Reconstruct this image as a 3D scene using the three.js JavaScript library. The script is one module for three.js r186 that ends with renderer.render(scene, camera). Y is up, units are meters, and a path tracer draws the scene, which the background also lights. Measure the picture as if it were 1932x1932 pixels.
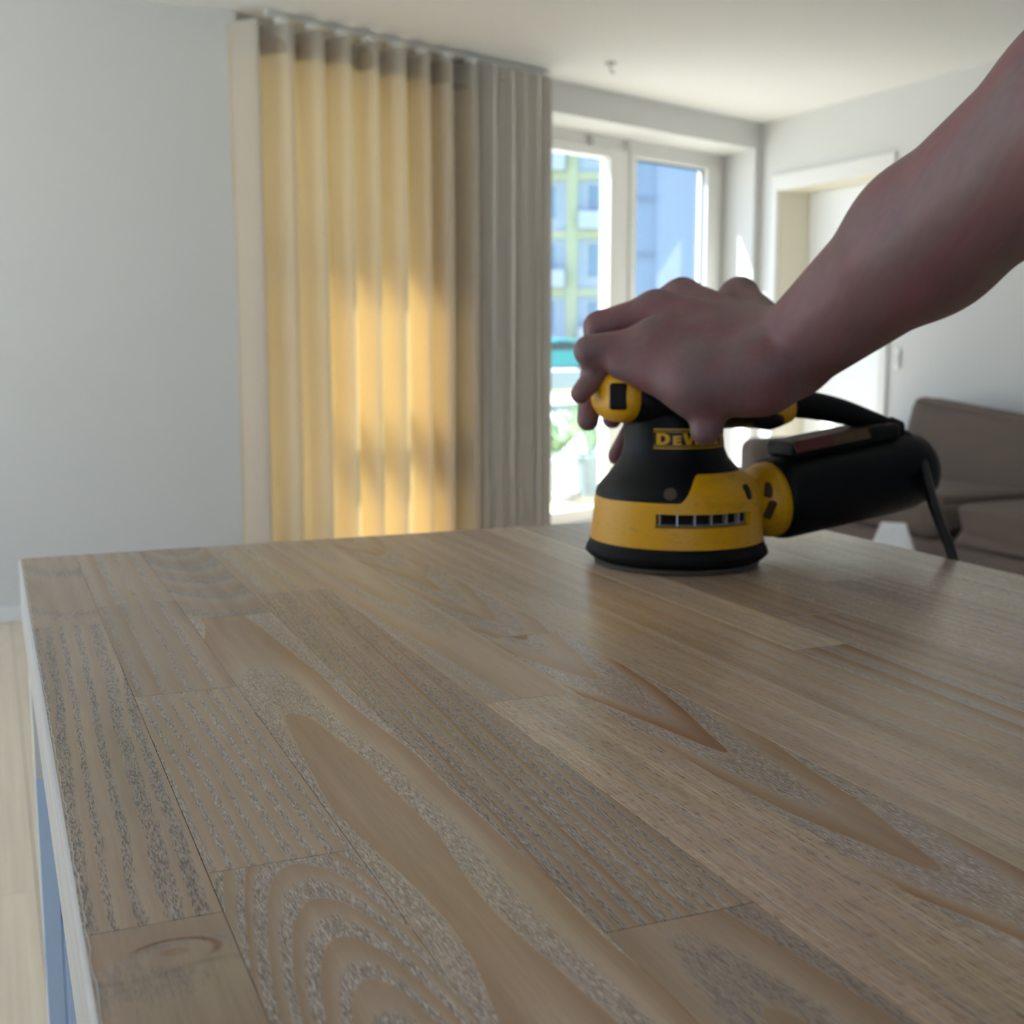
import * as THREE from 'three';
import { RoundedBoxGeometry } from 'three/addons/geometries/RoundedBoxGeometry.js';
import { mergeGeometries } from 'three/addons/utils/BufferGeometryUtils.js';

// ---------------------------------------------------------------- camera, sky, sun, exposure
const scene = new THREE.Scene();
const camera = new THREE.PerspectiveCamera(44.69, 1, 0.02, 400);
camera.position.set(0, 1.115, 0);
camera.rotation.order = 'YXZ';
camera.rotation.set(-8.089 * Math.PI / 180, -22.8 * Math.PI / 180, 0);
camera.focus = 0.47;
camera.userData.fStop = 18;
camera.updateMatrixWorld();
scene.add(camera);

const renderer = new THREE.WebGLRenderer({ antialias: true });
renderer.setSize(1932, 1932);
renderer.toneMapping = THREE.LinearToneMapping;
renderer.toneMappingExposure = 2.2;
renderer.shadowMap.enabled = true;

const SKY = 1.0, SUN = 11.0;
{
  const w = 64, h = 64, d = new Float32Array(w * h * 4);
  for (let j = 0; j < h; j++) for (let i = 0; i < w; i++) {
    const el = Math.max(0, ((j + 0.5) / h - 0.5) * 2), t = Math.pow(el, 0.55), k = (j * w + i) * 4;
    d[k] = SKY * (0.84 + (0.29 - 0.84) * t); d[k + 1] = SKY * (0.94 + (0.52 - 0.94) * t); d[k + 2] = SKY * (1.12 + (1.02 - 1.12) * t); d[k + 3] = 1;
  }
  const t = new THREE.DataTexture(d, w, h, THREE.RGBAFormat, THREE.FloatType);
  t.mapping = THREE.EquirectangularReflectionMapping; t.magFilter = THREE.LinearFilter; t.needsUpdate = true;
  scene.background = t;
}
const sun = new THREE.DirectionalLight(new THREE.Color(1.0, 0.95, 0.87), SUN);
sun.name = 'sun';
sun.position.set(-0.450 * 30, 0.819 * 30, -0.3555 * 30 - 5);
sun.target.position.set(0, 0, -5);
sun.castShadow = true;
Object.assign(sun.shadow.camera, { left: -25, right: 25, top: 25, bottom: -25, near: 1, far: 90 });
sun.shadow.mapSize.set(4096, 4096);
scene.add(sun, sun.target);

// ---------------------------------------------------------------- helpers
function rng(seed) { let a = seed >>> 0; return () => { a = (a + 0x6D2B79F5) >>> 0; let t = a; t = Math.imul(t ^ (t >>> 15), t | 1); t ^= t + Math.imul(t ^ (t >>> 7), t | 61); return ((t ^ (t >>> 14)) >>> 0) / 4294967296; }; }
const used = {};
function numbered(n) { const base = n.replace(/_\d{3}$/, ''), k = used[base] = (used[base] ?? -1) + 1; return k ? base + '_' + String(k).padStart(3, '0') : base; }
function shade(o) { o.castShadow = o.receiveShadow = true; return o; }
function part(name, geo, mat, parent) { const m = shade(new THREE.Mesh(geo, mat)); m.name = name; parent.add(m); return m; }
function thing(name, label, category, pos = [0, 0, 0], turn = 0, group) {
  const o = new THREE.Group(); o.name = numbered(name); o.position.set(...pos); o.rotation.y = turn;
  o.userData = { label, category }; if (group) o.userData.group = group;
  scene.add(o); return o;
}
function struct(name, geo, mat, pos = [0, 0, 0], turn = 0) {
  const o = geo ? shade(new THREE.Mesh(geo, mat)) : new THREE.Group();
  o.name = name; o.userData = { kind: 'structure' }; o.position.set(...pos); o.rotation.y = turn; scene.add(o); return o;
}
function box(w, h, d, x, y, z) { const g = new THREE.BoxGeometry(w, h, d); g.translate(x, y, z); return g; }
function span(x0, x1, y0, y1, z0, z1) { return box(x1 - x0, y1 - y0, z1 - z0, (x0 + x1) / 2, (y0 + y1) / 2, (z0 + z1) / 2); }
function rbox(w, h, d, r, x = 0, y = 0, z = 0, seg = 3) { const g = new RoundedBoxGeometry(w, h, d, seg, r); g.translate(x, y, z); return g; }
function rspan(x0, x1, y0, y1, z0, z1, r, seg = 3) { return rbox(x1 - x0, y1 - y0, z1 - z0, r, (x0 + x1) / 2, (y0 + y1) / 2, (z0 + z1) / 2, seg); }
function prism(pts, y0, y1) { // pts: [x, z] plan polygon
  const s = new THREE.Shape(pts.map(([x, z]) => new THREE.Vector2(x, -z)));
  const g = new THREE.ExtrudeGeometry(s, { depth: y1 - y0, bevelEnabled: false });
  g.rotateX(-Math.PI / 2); g.translate(0, y0, 0); return g;
}
function tube(pts, r, seg = 40, rad = 12) { return new THREE.TubeGeometry(new THREE.CatmullRomCurve3(pts.map((p) => new THREE.Vector3(...p))), seg, r, rad, false); }
function grid(nu, nv, f, wrap = false) { // f(u, v) -> [x, y, z, keep?]
  const pos = [], uv = [], idx = [];
  for (let j = 0; j <= nv; j++) for (let i = 0; i <= nu; i++) { const p = f(i / nu, j / nv); pos.push(p[0], p[1], p[2]); uv.push(i / nu, j / nv); }
  for (let j = 0; j < nv; j++) for (let i = 0; i < nu; i++) { const a = j * (nu + 1) + i, b = a + 1, c = a + nu + 1, d = c + 1; idx.push(a, b, d, a, d, c); }
  const g = new THREE.BufferGeometry(); g.setAttribute('position', new THREE.Float32BufferAttribute(pos, 3)); g.setAttribute('uv', new THREE.Float32BufferAttribute(uv, 2)); g.setIndex(idx); g.computeVertexNormals();
  if (wrap) { const n = g.attributes.normal; for (let j = 0; j <= nv; j++) { const a = j * (nu + 1), b = a + nu, v = new THREE.Vector3(n.getX(a) + n.getX(b), n.getY(a) + n.getY(b), n.getZ(a) + n.getZ(b)).normalize(); n.setXYZ(a, v.x, v.y, v.z); n.setXYZ(b, v.x, v.y, v.z); } }
  return g;
}
function loft(sections, seg = 40) { // sections: {c:[x,y,z], u:[..], v:[..]} rings c + u cos + v sin, ends capped when the ring shrinks to a point
  return grid(seg, sections.length - 1, (a, b) => { const s = sections[Math.round(b * (sections.length - 1))], t = a * Math.PI * 2, c = Math.cos(t), n = Math.sin(t); const e = s.e ?? 1, cc = Math.sign(c) * Math.abs(c) ** e, nn = Math.sign(n) * Math.abs(n) ** e; return [0, 1, 2].map((k) => s.c[k] + s.u[k] * cc + s.v[k] * nn); }, true);
}
const H = (x, y) => { let h = Math.imul(x, 374761393) + Math.imul(y, 668265263) | 0; h = Math.imul(h ^ (h >>> 13), 1274126177); return ((h ^ (h >>> 16)) >>> 0) / 4294967296; };
function noise(x, y) { const xi = Math.floor(x), yi = Math.floor(y), fx = x - xi, fy = y - yi, u = fx * fx * (3 - 2 * fx), v = fy * fy * (3 - 2 * fy); const a = H(xi, yi), b = H(xi + 1, yi), c = H(xi, yi + 1), d = H(xi + 1, yi + 1); return a + (b - a) * u + (c - a + (a - b - c + d) * u) * v; }
const clamp = (x, a = 0, b = 1) => x < a ? a : x > b ? b : x, smooth = (a, b, x) => { const t = clamp((x - a) / (b - a)); return t * t * (3 - 2 * t); };
function texture(w, h, f, srgb = true) { // f(u, v, out) fills out[0..2] with 0..255
  const d = new Uint8Array(w * h * 4), o = [0, 0, 0];
  for (let j = 0; j < h; j++) for (let i = 0; i < w; i++) { f((i + 0.5) / w, (j + 0.5) / h, o); const k = (j * w + i) * 4; d[k] = clamp(o[0], 0, 255); d[k + 1] = clamp(o[1], 0, 255); d[k + 2] = clamp(o[2], 0, 255); d[k + 3] = 255; }
  const t = new THREE.DataTexture(d, w, h, THREE.RGBAFormat); if (srgb) t.colorSpace = THREE.SRGBColorSpace;
  t.magFilter = THREE.LinearFilter; t.minFilter = THREE.LinearMipmapLinearFilter; t.generateMipmaps = true; t.wrapS = t.wrapT = THREE.RepeatWrapping; t.anisotropy = 8; t.needsUpdate = true; return t;
}
const std = (color, roughness = 0.6, more = {}) => new THREE.MeshStandardMaterial({ color, roughness, ...more });

// ---------------------------------------------------------------- materials
const fineTex = texture(256, 256, (u, v, o) => { const n = noise(u * 128, v * 128) * 0.6 + noise(u * 40, v * 40) * 0.4; o[0] = o[1] = o[2] = 255 * n; }, false);
const M = {
  wall: std('#dfdfdd', 0.9, { bumpMap: fineTex, bumpScale: 0.0004 }),
  ceiling: std('#f4f3f0', 0.95, { bumpMap: fineTex, bumpScale: 0.0004 }),
  trim: std('#f0efec', 0.45),
  frame: std('#f1f0ec', 0.4),
  glass: new THREE.MeshPhysicalMaterial({ color: '#f4fbff', roughness: 0, transmission: 1, thickness: 0, ior: 1.5 }),
  yellow: std('#f0b400', 0.45, { map: null }),
  black: new THREE.MeshPhysicalMaterial({ color: '#07090d', roughness: 0.5, specularIntensity: 0.45 }),
  rubber: new THREE.MeshPhysicalMaterial({ color: '#06070a', roughness: 0.65, specularIntensity: 0.45 }),
  steel: std('#c2c4c8', 0.4, { metalness: 0.6 }),
  sofa: std('#74675f', 0.95, { bumpMap: fineTex, bumpScale: 0.002 }),
  cabinet: std('#cfe4ff', 0.4),
  white: std('#eceae6', 0.55),
  dark: std('#17181a', 0.7),
};
{ // worn yellow plastic: grey scuffs and dust freckles
  M.yellow = std('#ffffff', 0.42, { map: texture(512, 256, (u, v, o) => {
    const s = 0.8 * smooth(0.68, 0.84, noise(u * 60, v * 30) * 0.6 + noise(u * 150, v * 80) * 0.4), g = noise(u * 200, v * 120);
    o[0] = 232 - 62 * s + 6 * g; o[1] = 170 - 30 * s + 5 * g; o[2] = 8 + 70 * s + 4 * g; }) });
}

// ---------------------------------------------------------------- the room shell (metres; floor y = 0)
const CEIL = 2.383, P0 = [2.687, 0, -5.893], TURN = Math.atan2(0.3803, 0.9249);
const wp = (s, off) => [P0[0] + 0.9249 * s - 0.3803 * off, P0[2] - 0.3803 * s - 0.9249 * off]; // along the window wall, outwards
const outline = [[-2.9, 3.3], [-2.9, -5.5], wp(-2.0, 0.42), wp(2.2, 0.42), [4.72, 3.3]];
struct('ceiling', prism(outline, CEIL, CEIL + 0.2), M.ceiling);
const floor = struct('floor', prism(outline, -0.25, -0.014), std('#8d8377', 0.9));
{ // oak planks, each its own piece
  const tex = [0, 1, 2, 3].map((k) => texture(96, 512, (u, v, o) => {
    const g = noise(u * 22 + k * 31, v * 5 + k * 7) * 0.5 + noise(u * 60, v * 9 + k * 13) * 0.3 + noise(u * 120, v * 60) * 0.2;
    const t = -10 + 26 * g + k * 3; o[0] = 224 + t; o[1] = 208 + t; o[2] = 188 + t * 0.9; }));
  const mats = tex.map((map) => std('#ffffff', 0.5, { map }));
  const r = rng(5); let row = 0;
  for (let x = -2.6; x < 4.42; x += 0.165, row++) {
    const x1 = Math.min(x + 0.165, 4.42), xm = (x + x1) / 2, zb = xm < 0.95 ? -5.19 : P0[2] - 0.4112 * (xm - P0[0]) - 0.03;
    let z = 3.0; let first = true;
    while (z > zb + 0.01) {
      const len = first ? 0.5 + (row * 0.77 % 1) * 1.6 : 2.1; first = false;
      const z0 = Math.max(zb, z - len);
      const g = span(x + 0.0008, x1 - 0.0008, -0.014, 0, z0 + 0.0008, z - 0.0008);
      part('plank', g, mats[Math.floor(r() * 4)], floor); z = z0;
    }
  }
}
struct('wall_left', span(-2.9, 0.99, 0, CEIL, -5.5, -5.174), M.wall);
struct('baseboard_left', rspan(-2.6, 0.985, 0, 0.062, -5.174, -5.158, 0.004), M.trim);
// window wall: piers and lintel, jambs of the visible opening run with the right wall
{
  const S = 0.4112, D = 0.42, W2 = [-1.75, -0.85], W1 = [-0.12, 1.81];
  const pier = (a, b, y0, y1, sa = 0, sb = 0) => prism([wp(a, 0), wp(b, 0), wp(b + sb * D, D), wp(a + sa * D, D)], y0, y1);
  struct('wall_window', mergeGeometries([
    pier(-1.88, W2[0], 0, CEIL), pier(W2[1], W1[0], 0, CEIL), pier(W1[1], 2.2, 0, CEIL, S, 0),
    pier(W2[0], W2[1], 2.228, CEIL), pier(W1[0], W1[1], 2.228, CEIL, 0, S)]), M.wall);
}
// right wall with a door recess
struct('wall_right', mergeGeometries([span(4.42, 4.72, 0, CEIL, -5.40, 3.0), span(4.42, 4.72, 0, CEIL, -6.75, -6.415), span(4.42, 4.72, 1.975, CEIL, -6.415, -5.40), span(4.70, 4.74, 0, CEIL, -6.415, -5.40)]), M.wall);
{
  const d = struct('door_1');
  part('door_frame', mergeGeometries([rspan(4.402, 4.43, 0, 2.055, -6.46, -6.405, 0.004), rspan(4.402, 4.43, 0, 2.055, -5.425, -5.36, 0.004), rspan(4.402, 4.43, 1.965, 2.055, -6.405, -5.425, 0.004)]), M.trim, d);
  part('door_lining', mergeGeometries([span(4.43, 4.69, 0, 1.975, -6.414, -6.40), span(4.43, 4.69, 0, 1.975, -5.43, -5.416), span(4.43, 4.69, 1.962, 1.974, -6.40, -5.43)]), std('#e8e2cf', 0.5), d);
  const leaf = part('door_leaf', rspan(4.64, 4.68, 0.006, 1.96, -6.398, -5.432, 0.003), std('#f4f6f8', 0.3), d);
  part('door_handle', mergeGeometries([rspan(4.615, 4.64, 1.0, 1.02, -6.33, -6.20, 0.008), rspan(4.632, 4.642, 0.97, 1.05, -6.34, -6.30, 0.004)]), M.steel, leaf);
}
struct('baseboard_right', rspan(4.404, 4.42, 0, 0.062, -5.36, 3.0, 0.004), M.trim);
// the kitchen end of the room, behind the camera
struct('wall_back', mergeGeometries([span(-2.9, -2.4, 0, CEIL, 3.0, 3.3), span(-0.4, 4.72, 0, CEIL, 3.0, 3.3), span(-2.4, -0.4, 2.26, CEIL, 3.0, 3.3), span(-2.4, -0.4, 0, 0.06, 3.0, 3.3)]), M.wall);
{
  const w = struct('window_4');
  part('window_frame', mergeGeometries([span(-2.4, -2.33, 0.06, 2.26, 3.18, 3.24), span(-0.47, -0.4, 0.06, 2.26, 3.18, 3.24), span(-1.44, -1.36, 0.06, 2.26, 3.18, 3.24), span(-2.33, -0.47, 2.19, 2.26, 3.18, 3.24), span(-2.33, -0.47, 0.06, 0.14, 3.18, 3.24)]), M.frame, w);
  for (const [a, b] of [[-2.33, -1.44], [-1.36, -0.47]]) part('pane', span(a, b, 0.14, 2.19, 3.207, 3.213), M.glass, w);
}
struct('wall_west', mergeGeometries([span(-2.9, -2.6, 0, 0.12, -5.2, 3.0), span(-2.9, -2.6, 2.31, CEIL, -5.2, 3.0), span(-2.9, -2.6, 0.12, 2.31, -5.2, -5.0), span(-2.9, -2.6, 0.12, 2.31, -1.2, 3.0)]), M.wall);
{
  const w = struct('window_3'), x = -2.82, zs = [-5.0, -4.05, -3.1, -2.15, -1.2];
  part('window_frame', mergeGeometries([...zs.map((z, k) => span(x - 0.03, x + 0.03, 0.12, 2.31, k === 4 ? z - 0.07 : z, k === 4 ? z : z + 0.07)), span(x - 0.03, x + 0.03, 0.12, 0.19, -5.0, -1.2), span(x - 0.03, x + 0.03, 2.24, 2.31, -5.0, -1.2)]), M.frame, w);
  for (let k = 0; k < 4; k++) part('pane', span(x - 0.003, x + 0.003, 0.19, 2.24, zs[k] + 0.07, k === 3 ? zs[4] - 0.07 : zs[k + 1]), M.glass, w);
}
// windows in the window wall (local x along the wall, local z towards the room)
{
  const w = struct('window_1', null, null, P0, TURN), z0 = -0.40, z1 = -0.33;
  part('window_frame', mergeGeometries([span(-0.12, -0.05, 0.0, 2.228, z0, z1), span(0.935, 1.02, 0.0, 2.228, z0, z1), span(1.90, 1.965, 0.0, 2.228, z0, z1), span(-0.05, 1.90, 2.165, 2.228, z0, z1), span(-0.12, 1.965, 0.0, 0.04, z0 - 0.02, z1 + 0.05)]), M.frame, w);
  const door = part('door_sash', mergeGeometries([rspan(-0.05, 0.05, 0.04, 2.165, z0 + 0.005, z1 + 0.012, 0.006), rspan(0.845, 0.932, 0.04, 2.165, z0 + 0.005, z1 + 0.012, 0.006), rspan(0.05, 0.845, 2.112, 2.165, z0 + 0.005, z1 + 0.012, 0.006), rspan(0.05, 0.845, 0.04, 0.12, z0 + 0.005, z1 + 0.012, 0.006)]), M.frame, w);
  part('pane', span(0.05, 0.845, 0.12, 2.112, -0.372, -0.366), M.glass, door);
  const fix = part('fixed_sash', mergeGeometries([rspan(1.022, 1.08, 0.04, 2.165, z0 + 0.005, z1 + 0.012, 0.006), rspan(1.77, 1.90, 0.04, 2.165, z0 + 0.005, z1 + 0.012, 0.006), rspan(1.08, 1.77, 2.135, 2.165, z0 + 0.005, z1 + 0.012, 0.006), rspan(1.08, 1.77, 0.04, 0.12, z0 + 0.005, z1 + 0.012, 0.006)]), M.frame, w);
  part('pane', span(1.08, 1.77, 0.12, 2.135, -0.372, -0.366), M.glass, fix);
  part('gasket', mergeGeometries([span(1.08, 1.77, 2.122, 2.136, -0.366, -0.352), span(1.08, 1.088, 0.12, 2.13, -0.366, -0.352), span(1.762, 1.77, 0.12, 2.13, -0.366, -0.352)]), std('#5d7384', 0.6), fix);
  part('catch_block', rspan(0.655, 0.69, 2.165, 2.215, z1, z1 + 0.02, 0.004), std('#c9cac6', 0.5), w);
}
{
  const w = struct('window_2', null, null, P0, TURN), z0 = -0.40, z1 = -0.33;
  part('window_frame', mergeGeometries([span(-1.75, -1.705, 0, 2.228, z0, z1), span(-0.92, -0.85, 0, 2.228, z0, z1), span(-1.705, -0.92, 2.12, 2.228, z0, z1), span(-1.705, -0.92, 1.27, 1.40, z0, z1), span(-1.705, -0.92, 0, 0.1, z0, z1)]), M.frame, w);
  part('pane', span(-1.705, -0.92, 1.40, 2.12, -0.372, -0.366), M.glass, w);
  part('pane', span(-1.705, -0.92, 0.1, 1.27, -0.372, -0.366), M.glass, w);
}

// ---------------------------------------------------------------- outside: balcony, street, houses
{
  const deck = struct('balcony_deck', null, null, P0, TURN);
  part('deck_slab', span(-2.6, 4.2, -0.3, -0.045, -2.1, -0.42), std('#9c9a94', 0.9), deck);
  const dm = ['#c9b08c', '#bfa682', '#d2ba98'].map((c) => std(c, 0.8));
  for (let k = 0; k < 12; k++) part('deck_board', rspan(-2.6, 4.2, -0.045, -0.02, -0.56 - k * 0.128 - 0.12, -0.56 - k * 0.128, 0.003, 1), dm[k % 3], deck);
  part('threshold', rspan(-0.15, 2.0, -0.02, 0.03, -0.56, -0.40, 0.006), std('#e9e9e6', 0.5), deck);
}
{
  const b = thing('balustrade', 'grey balcony balustrade with a broad top rail beyond the glass door', 'railing', P0, TURN), m = std('#7e8f90', 0.5);
  part('top_rail', rspan(-2.6, 4.2, 0.71, 0.85, -1.98, -1.88, 0.01), std('#93a5a6', 0.5), b);
  part('middle_rail', rspan(-2.6, 4.2, 0.545, 0.60, -1.95, -1.91, 0.008), m, b);
  part('bottom_rail', rspan(-2.6, 4.2, 0.02, 0.06, -1.95, -1.91, 0.008), m, b);
  for (let k = 0; k < 5; k++) part('post', span(-2.6 + k * 1.7, -2.55 + k * 1.7, -0.05, 0.72, -1.955, -1.905), m, b);
  const bal = rspan(-0.009, 0.009, 0.06, 0.545, -1.939, -1.921, 0.004, 1);
  for (let k = 0; k < 52; k++) { const p = part('baluster', bal, m, b); p.position.x = -2.48 + k * 0.128; }
}
// ---- potted plants on the balcony
function plant(label, pos, h, seed, color, potColor) {
  const t = thing('potted_plant', label, 'plant', pos), r = rng(seed);
  part('pot', new THREE.LatheGeometry([[0, 0], [0.10, 0], [0.105, 0.01], [0.135, 0.27], [0.145, 0.275], [0.145, 0.30], [0.128, 0.30], [0.125, 0.26], [0, 0.26]].map(([a, b]) => new THREE.Vector2(a, b)), 32), std(potColor, 0.8), t);
  const stems = [], lm = [0, 1, 2].map((k) => new THREE.MeshPhysicalMaterial({ color: new THREE.Color(color).multiplyScalar(0.85 + 0.15 * k), roughness: 0.7, transmission: 0.35, thickness: 0, side: THREE.DoubleSide }));
  const leaf = grid(4, 8, (u, v) => { const w = 0.020 * Math.sin(Math.PI * Math.min(1, v * 0.97 + 0.03)) ** 0.8; return [(u - 0.5) * 2 * w, v * 0.15, -0.05 * v * v + 0.01 * Math.abs(u - 0.5)]; });
  for (let k = 0; k < 9; k++) {
    const a = r() * 6.28, lean = 0.06 + 0.2 * r(), hh = h * (0.6 + 0.4 * r()), top = [Math.cos(a) * lean, 0.26 + hh, Math.sin(a) * lean];
    stems.push(tube([[Math.cos(a) * 0.03, 0.24, Math.sin(a) * 0.03], [Math.cos(a) * lean * 0.4, 0.26 + hh * 0.6, Math.sin(a) * lean * 0.4], top], 0.004, 10, 5));
    for (let q = 0; q < 6; q++) {
      const f = 0.35 + 0.65 * q / 5, m = part('leaf', leaf, lm[Math.floor(r() * 3)], t);
      m.position.set(top[0] * f * f, 0.26 + hh * f, top[2] * f * f); m.rotation.set(0.5 + r() * 0.9, r() * 6.28, 0, 'YXZ'); m.scale.setScalar(0.8 + 0.6 * r());
    }
  }
  part('stems', mergeGeometries(stems), std('#6f8a4a', 0.8), t);
}
plant('leafy balcony plant in a tall grey pot standing by the door mullion', [3.93, -0.02, -7.86], 0.34, 3, '#7fa372', '#7d8f90');
plant('bushy pale green balcony plant left of the grey pot', [3.60, -0.02, -7.78], 0.30, 8, '#93b184', '#b9c4c4');
struct('ground', prism([[-60, 20], [-60, -90], [90, -90], [90, 20]], -0.9, -0.6), std('#b9b6ad', 0.95));
struct('lawn', span(4, 50, -0.6, -0.57, -51, -34), std('#8f9a4e', 0.95));
{ // parked car across the lawn
  const c = thing('car', 'turquoise parked car seen over the balcony rail', 'car', [24.58, -0.6, -53.00], -0.35), paint = std('#2f9aa0', 0.3);
  const sh = new THREE.Shape(); sh.moveTo(-2.1, 0.35); sh.lineTo(-2.12, 0.75); sh.quadraticCurveTo(-1.9, 0.95, -1.1, 1.0); sh.quadraticCurveTo(-0.6, 1.48, 0.1, 1.5); sh.quadraticCurveTo(1.2, 1.5, 1.6, 1.05); sh.quadraticCurveTo(2.1, 1.0, 2.12, 0.7); sh.lineTo(2.1, 0.35); sh.closePath();
  const g = new THREE.ExtrudeGeometry(sh, { depth: 1.55, bevelEnabled: true, bevelSize: 0.06, bevelThickness: 0.08, bevelSegments: 3 }); g.translate(0, 0, -0.775);
  part('body', g, paint, c);
  const ws = new THREE.Shape(); ws.moveTo(-0.95, 1.0); ws.quadraticCurveTo(-0.5, 1.4, 0.1, 1.42); ws.quadraticCurveTo(1.0, 1.42, 1.35, 1.05); ws.closePath();
  const wg = new THREE.ExtrudeGeometry(ws, { depth: 1.75, bevelEnabled: false }); wg.translate(0, 0, -0.875);
  part('window', wg, std('#2a3a42', 0.1), c);
  for (const x of [-1.3, 1.3]) for (const z of [-0.8, 0.8]) { const w = new THREE.CylinderGeometry(0.33, 0.33, 0.22, 28); w.rotateX(Math.PI / 2); w.translate(x, 0.33, z); part('wheel', w, M.rubber, c); }
}
{ // house across the street, 65 m away
  const yaw = -27 * Math.PI / 180, c = thing('apartment_building', 'distant apartment block with pale green bands and pilasters beyond the balcony', 'building', [28.9, -0.6, -60.6], yaw);
  part('wall', span(-16, 16, 0, 19, -9, 0), std('#9fafc2', 0.9), c);
  const green = std('#a6ad90', 0.85), win = std('#6d8aa2', 0.2), wf = std('#aab4be', 0.6);
  for (let f = 0; f < 7; f++) part('floor_band', span(-16.1, 16.1, 0.95 + f * 3.0 - 0.22, 0.95 + f * 3.0 + 0.22, -0.1, 0.16), green, c);
  for (let k = -5; k <= 5; k++) part('pilaster', span(k * 2.9 - 0.3, k * 2.9 + 0.3, 0, 19, -0.1, 0.22), green, c);
  const wg = span(-0.62, 0.62, 0, 1.75, 0.0, 0.05), fg = mergeGeometries([span(-0.72, 0.72, -0.1, 0, 0, 0.12), span(-0.72, 0.72, 1.75, 1.85, 0, 0.12), span(-0.72, -0.62, 0, 1.75, 0, 0.12), span(0.62, 0.72, 0, 1.75, 0, 0.12), span(-0.04, 0.04, 0, 1.75, 0, 0.1)]);
  for (let f = 0; f < 6; f++) for (let k = -5; k < 5; k++) {
    const w = part('window', fg, wf, c); w.position.set((k + 0.5) * 2.9, 1.75 + f * 3.0, 0); part('pane', wg, win, w);
    if ((f + k) % 2 === 0) part('balcony', span(-1.1, 1.1, -0.55, 0.35, 0.2, 0.9), wf, w);
  }
}
{ // neighbouring house behind the fixed pane
  const c = thing('neighbouring_house', 'plain pale blue rendered house wall behind the right window pane', 'building', [9.2, -0.6, -14.2], -27 * Math.PI / 180);
  part('wall', span(-1.75, 7, 0, 9, -6, 0), std('#7f93a8', 0.9), c);
  const st = part('window_strip', span(-1.55, -1.12, 0, 9, -0.05, 0.03), std('#6b8398', 0.25), c);
  for (let k = 0; k < 9; k++) part('transom', span(-1.56, -1.11, 0.55 + k * 0.72, 0.62 + k * 0.72, 0.0, 0.05), std('#5d7388', 0.5), st);
}

// ---------------------------------------------------------------- curtains
function ripple(s0, s1, pitch, amp, y0, y1, seed, n, back = false) {
  const r = rng(seed), ph = Array.from({ length: 64 }, () => r() - 0.5);
  return grid(n, 60, (u, v) => {
    const s = s0 + (s1 - s0) * u, k = (s - s0) / pitch, i = Math.floor(k) % 64, f = k - Math.floor(k), w = (ph[i] + (ph[(i + 1) % 64] - ph[i]) * f);
    const a = 2 * Math.PI * (k + w * 0.35), z = amp * (Math.sin(a) + 0.18 * Math.sin(2 * a + 1)) * (1 + 0.5 * w), sw = 0.012 * Math.sin(v * 3.1 + i * 1.7) * w;
    if (back) { const q = smooth(0.055, 0, s - s0); return [s0 + (s - s0) * (1 - 0.3 * q) + sw, y0 + (y1 - y0) * v, z * (1 - q) + (-0.10) * q]; }
    return [s + 0.30 * pitch / 6.28 * Math.sin(2 * a) + sw, y0 + (y1 - y0) * v, z + sw];
  });
}
const weave = texture(128, 128, (u, v, o) => { o[0] = o[1] = o[2] = 128 + 60 * Math.sin(u * 402) + 60 * Math.sin(v * 402); }, false);
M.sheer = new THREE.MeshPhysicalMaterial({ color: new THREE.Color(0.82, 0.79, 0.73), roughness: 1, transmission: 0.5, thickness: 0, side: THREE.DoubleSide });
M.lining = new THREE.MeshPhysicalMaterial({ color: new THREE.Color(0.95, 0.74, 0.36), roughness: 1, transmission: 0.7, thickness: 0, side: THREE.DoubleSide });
M.drape = std(new THREE.Color(0.86, 0.80, 0.73), 0.95, { side: THREE.DoubleSide });
{
  const z = 0.115, c = thing('curtain', 'drawn cream curtain in deep waves with sun glowing through it', 'curtain', [P0[0] + 0.3803 * z, 0, P0[2] + 0.9249 * z], TURN);
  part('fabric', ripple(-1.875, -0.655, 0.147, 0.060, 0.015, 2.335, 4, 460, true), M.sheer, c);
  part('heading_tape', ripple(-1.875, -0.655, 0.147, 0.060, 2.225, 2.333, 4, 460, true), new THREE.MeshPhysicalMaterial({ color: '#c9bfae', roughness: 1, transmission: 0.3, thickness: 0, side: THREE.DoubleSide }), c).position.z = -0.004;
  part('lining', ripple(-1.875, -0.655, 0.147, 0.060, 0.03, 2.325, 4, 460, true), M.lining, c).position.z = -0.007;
  const clip = mergeGeometries([rbox(0.012, 0.03, 0.012, 0.003, 0, 2.342, 0.012), rbox(0.04, 0.02, 0.05, 0.006, 0, 2.345, 0.034)]);
  for (let k = 0; k < 8; k++) part('glider', clip, std('#f4f4f2', 0.35), c).position.x = -1.72 + k * 0.147;
  const d = thing('curtain', 'bunched grey brown curtain in tight pleats beside the glass door', 'curtain', [P0[0] + 0.3803 * z, 0, P0[2] + 0.9249 * z], TURN);
  part('fabric', ripple(-0.640, -0.145, 0.030, 0.046, 0.015, 2.35, 9, 560), M.drape, d);
  const t = thing('curtain_rail', 'slim white curtain rail fixed along the ceiling above both curtains', 'curtain rail', [P0[0] + 0.3803 * z, 0, P0[2] + 0.9249 * z], TURN);
  part('rail', rspan(-1.77, -0.13, 2.357, CEIL, -0.012, 0.012, 0.003), M.trim, t);
}
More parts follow.
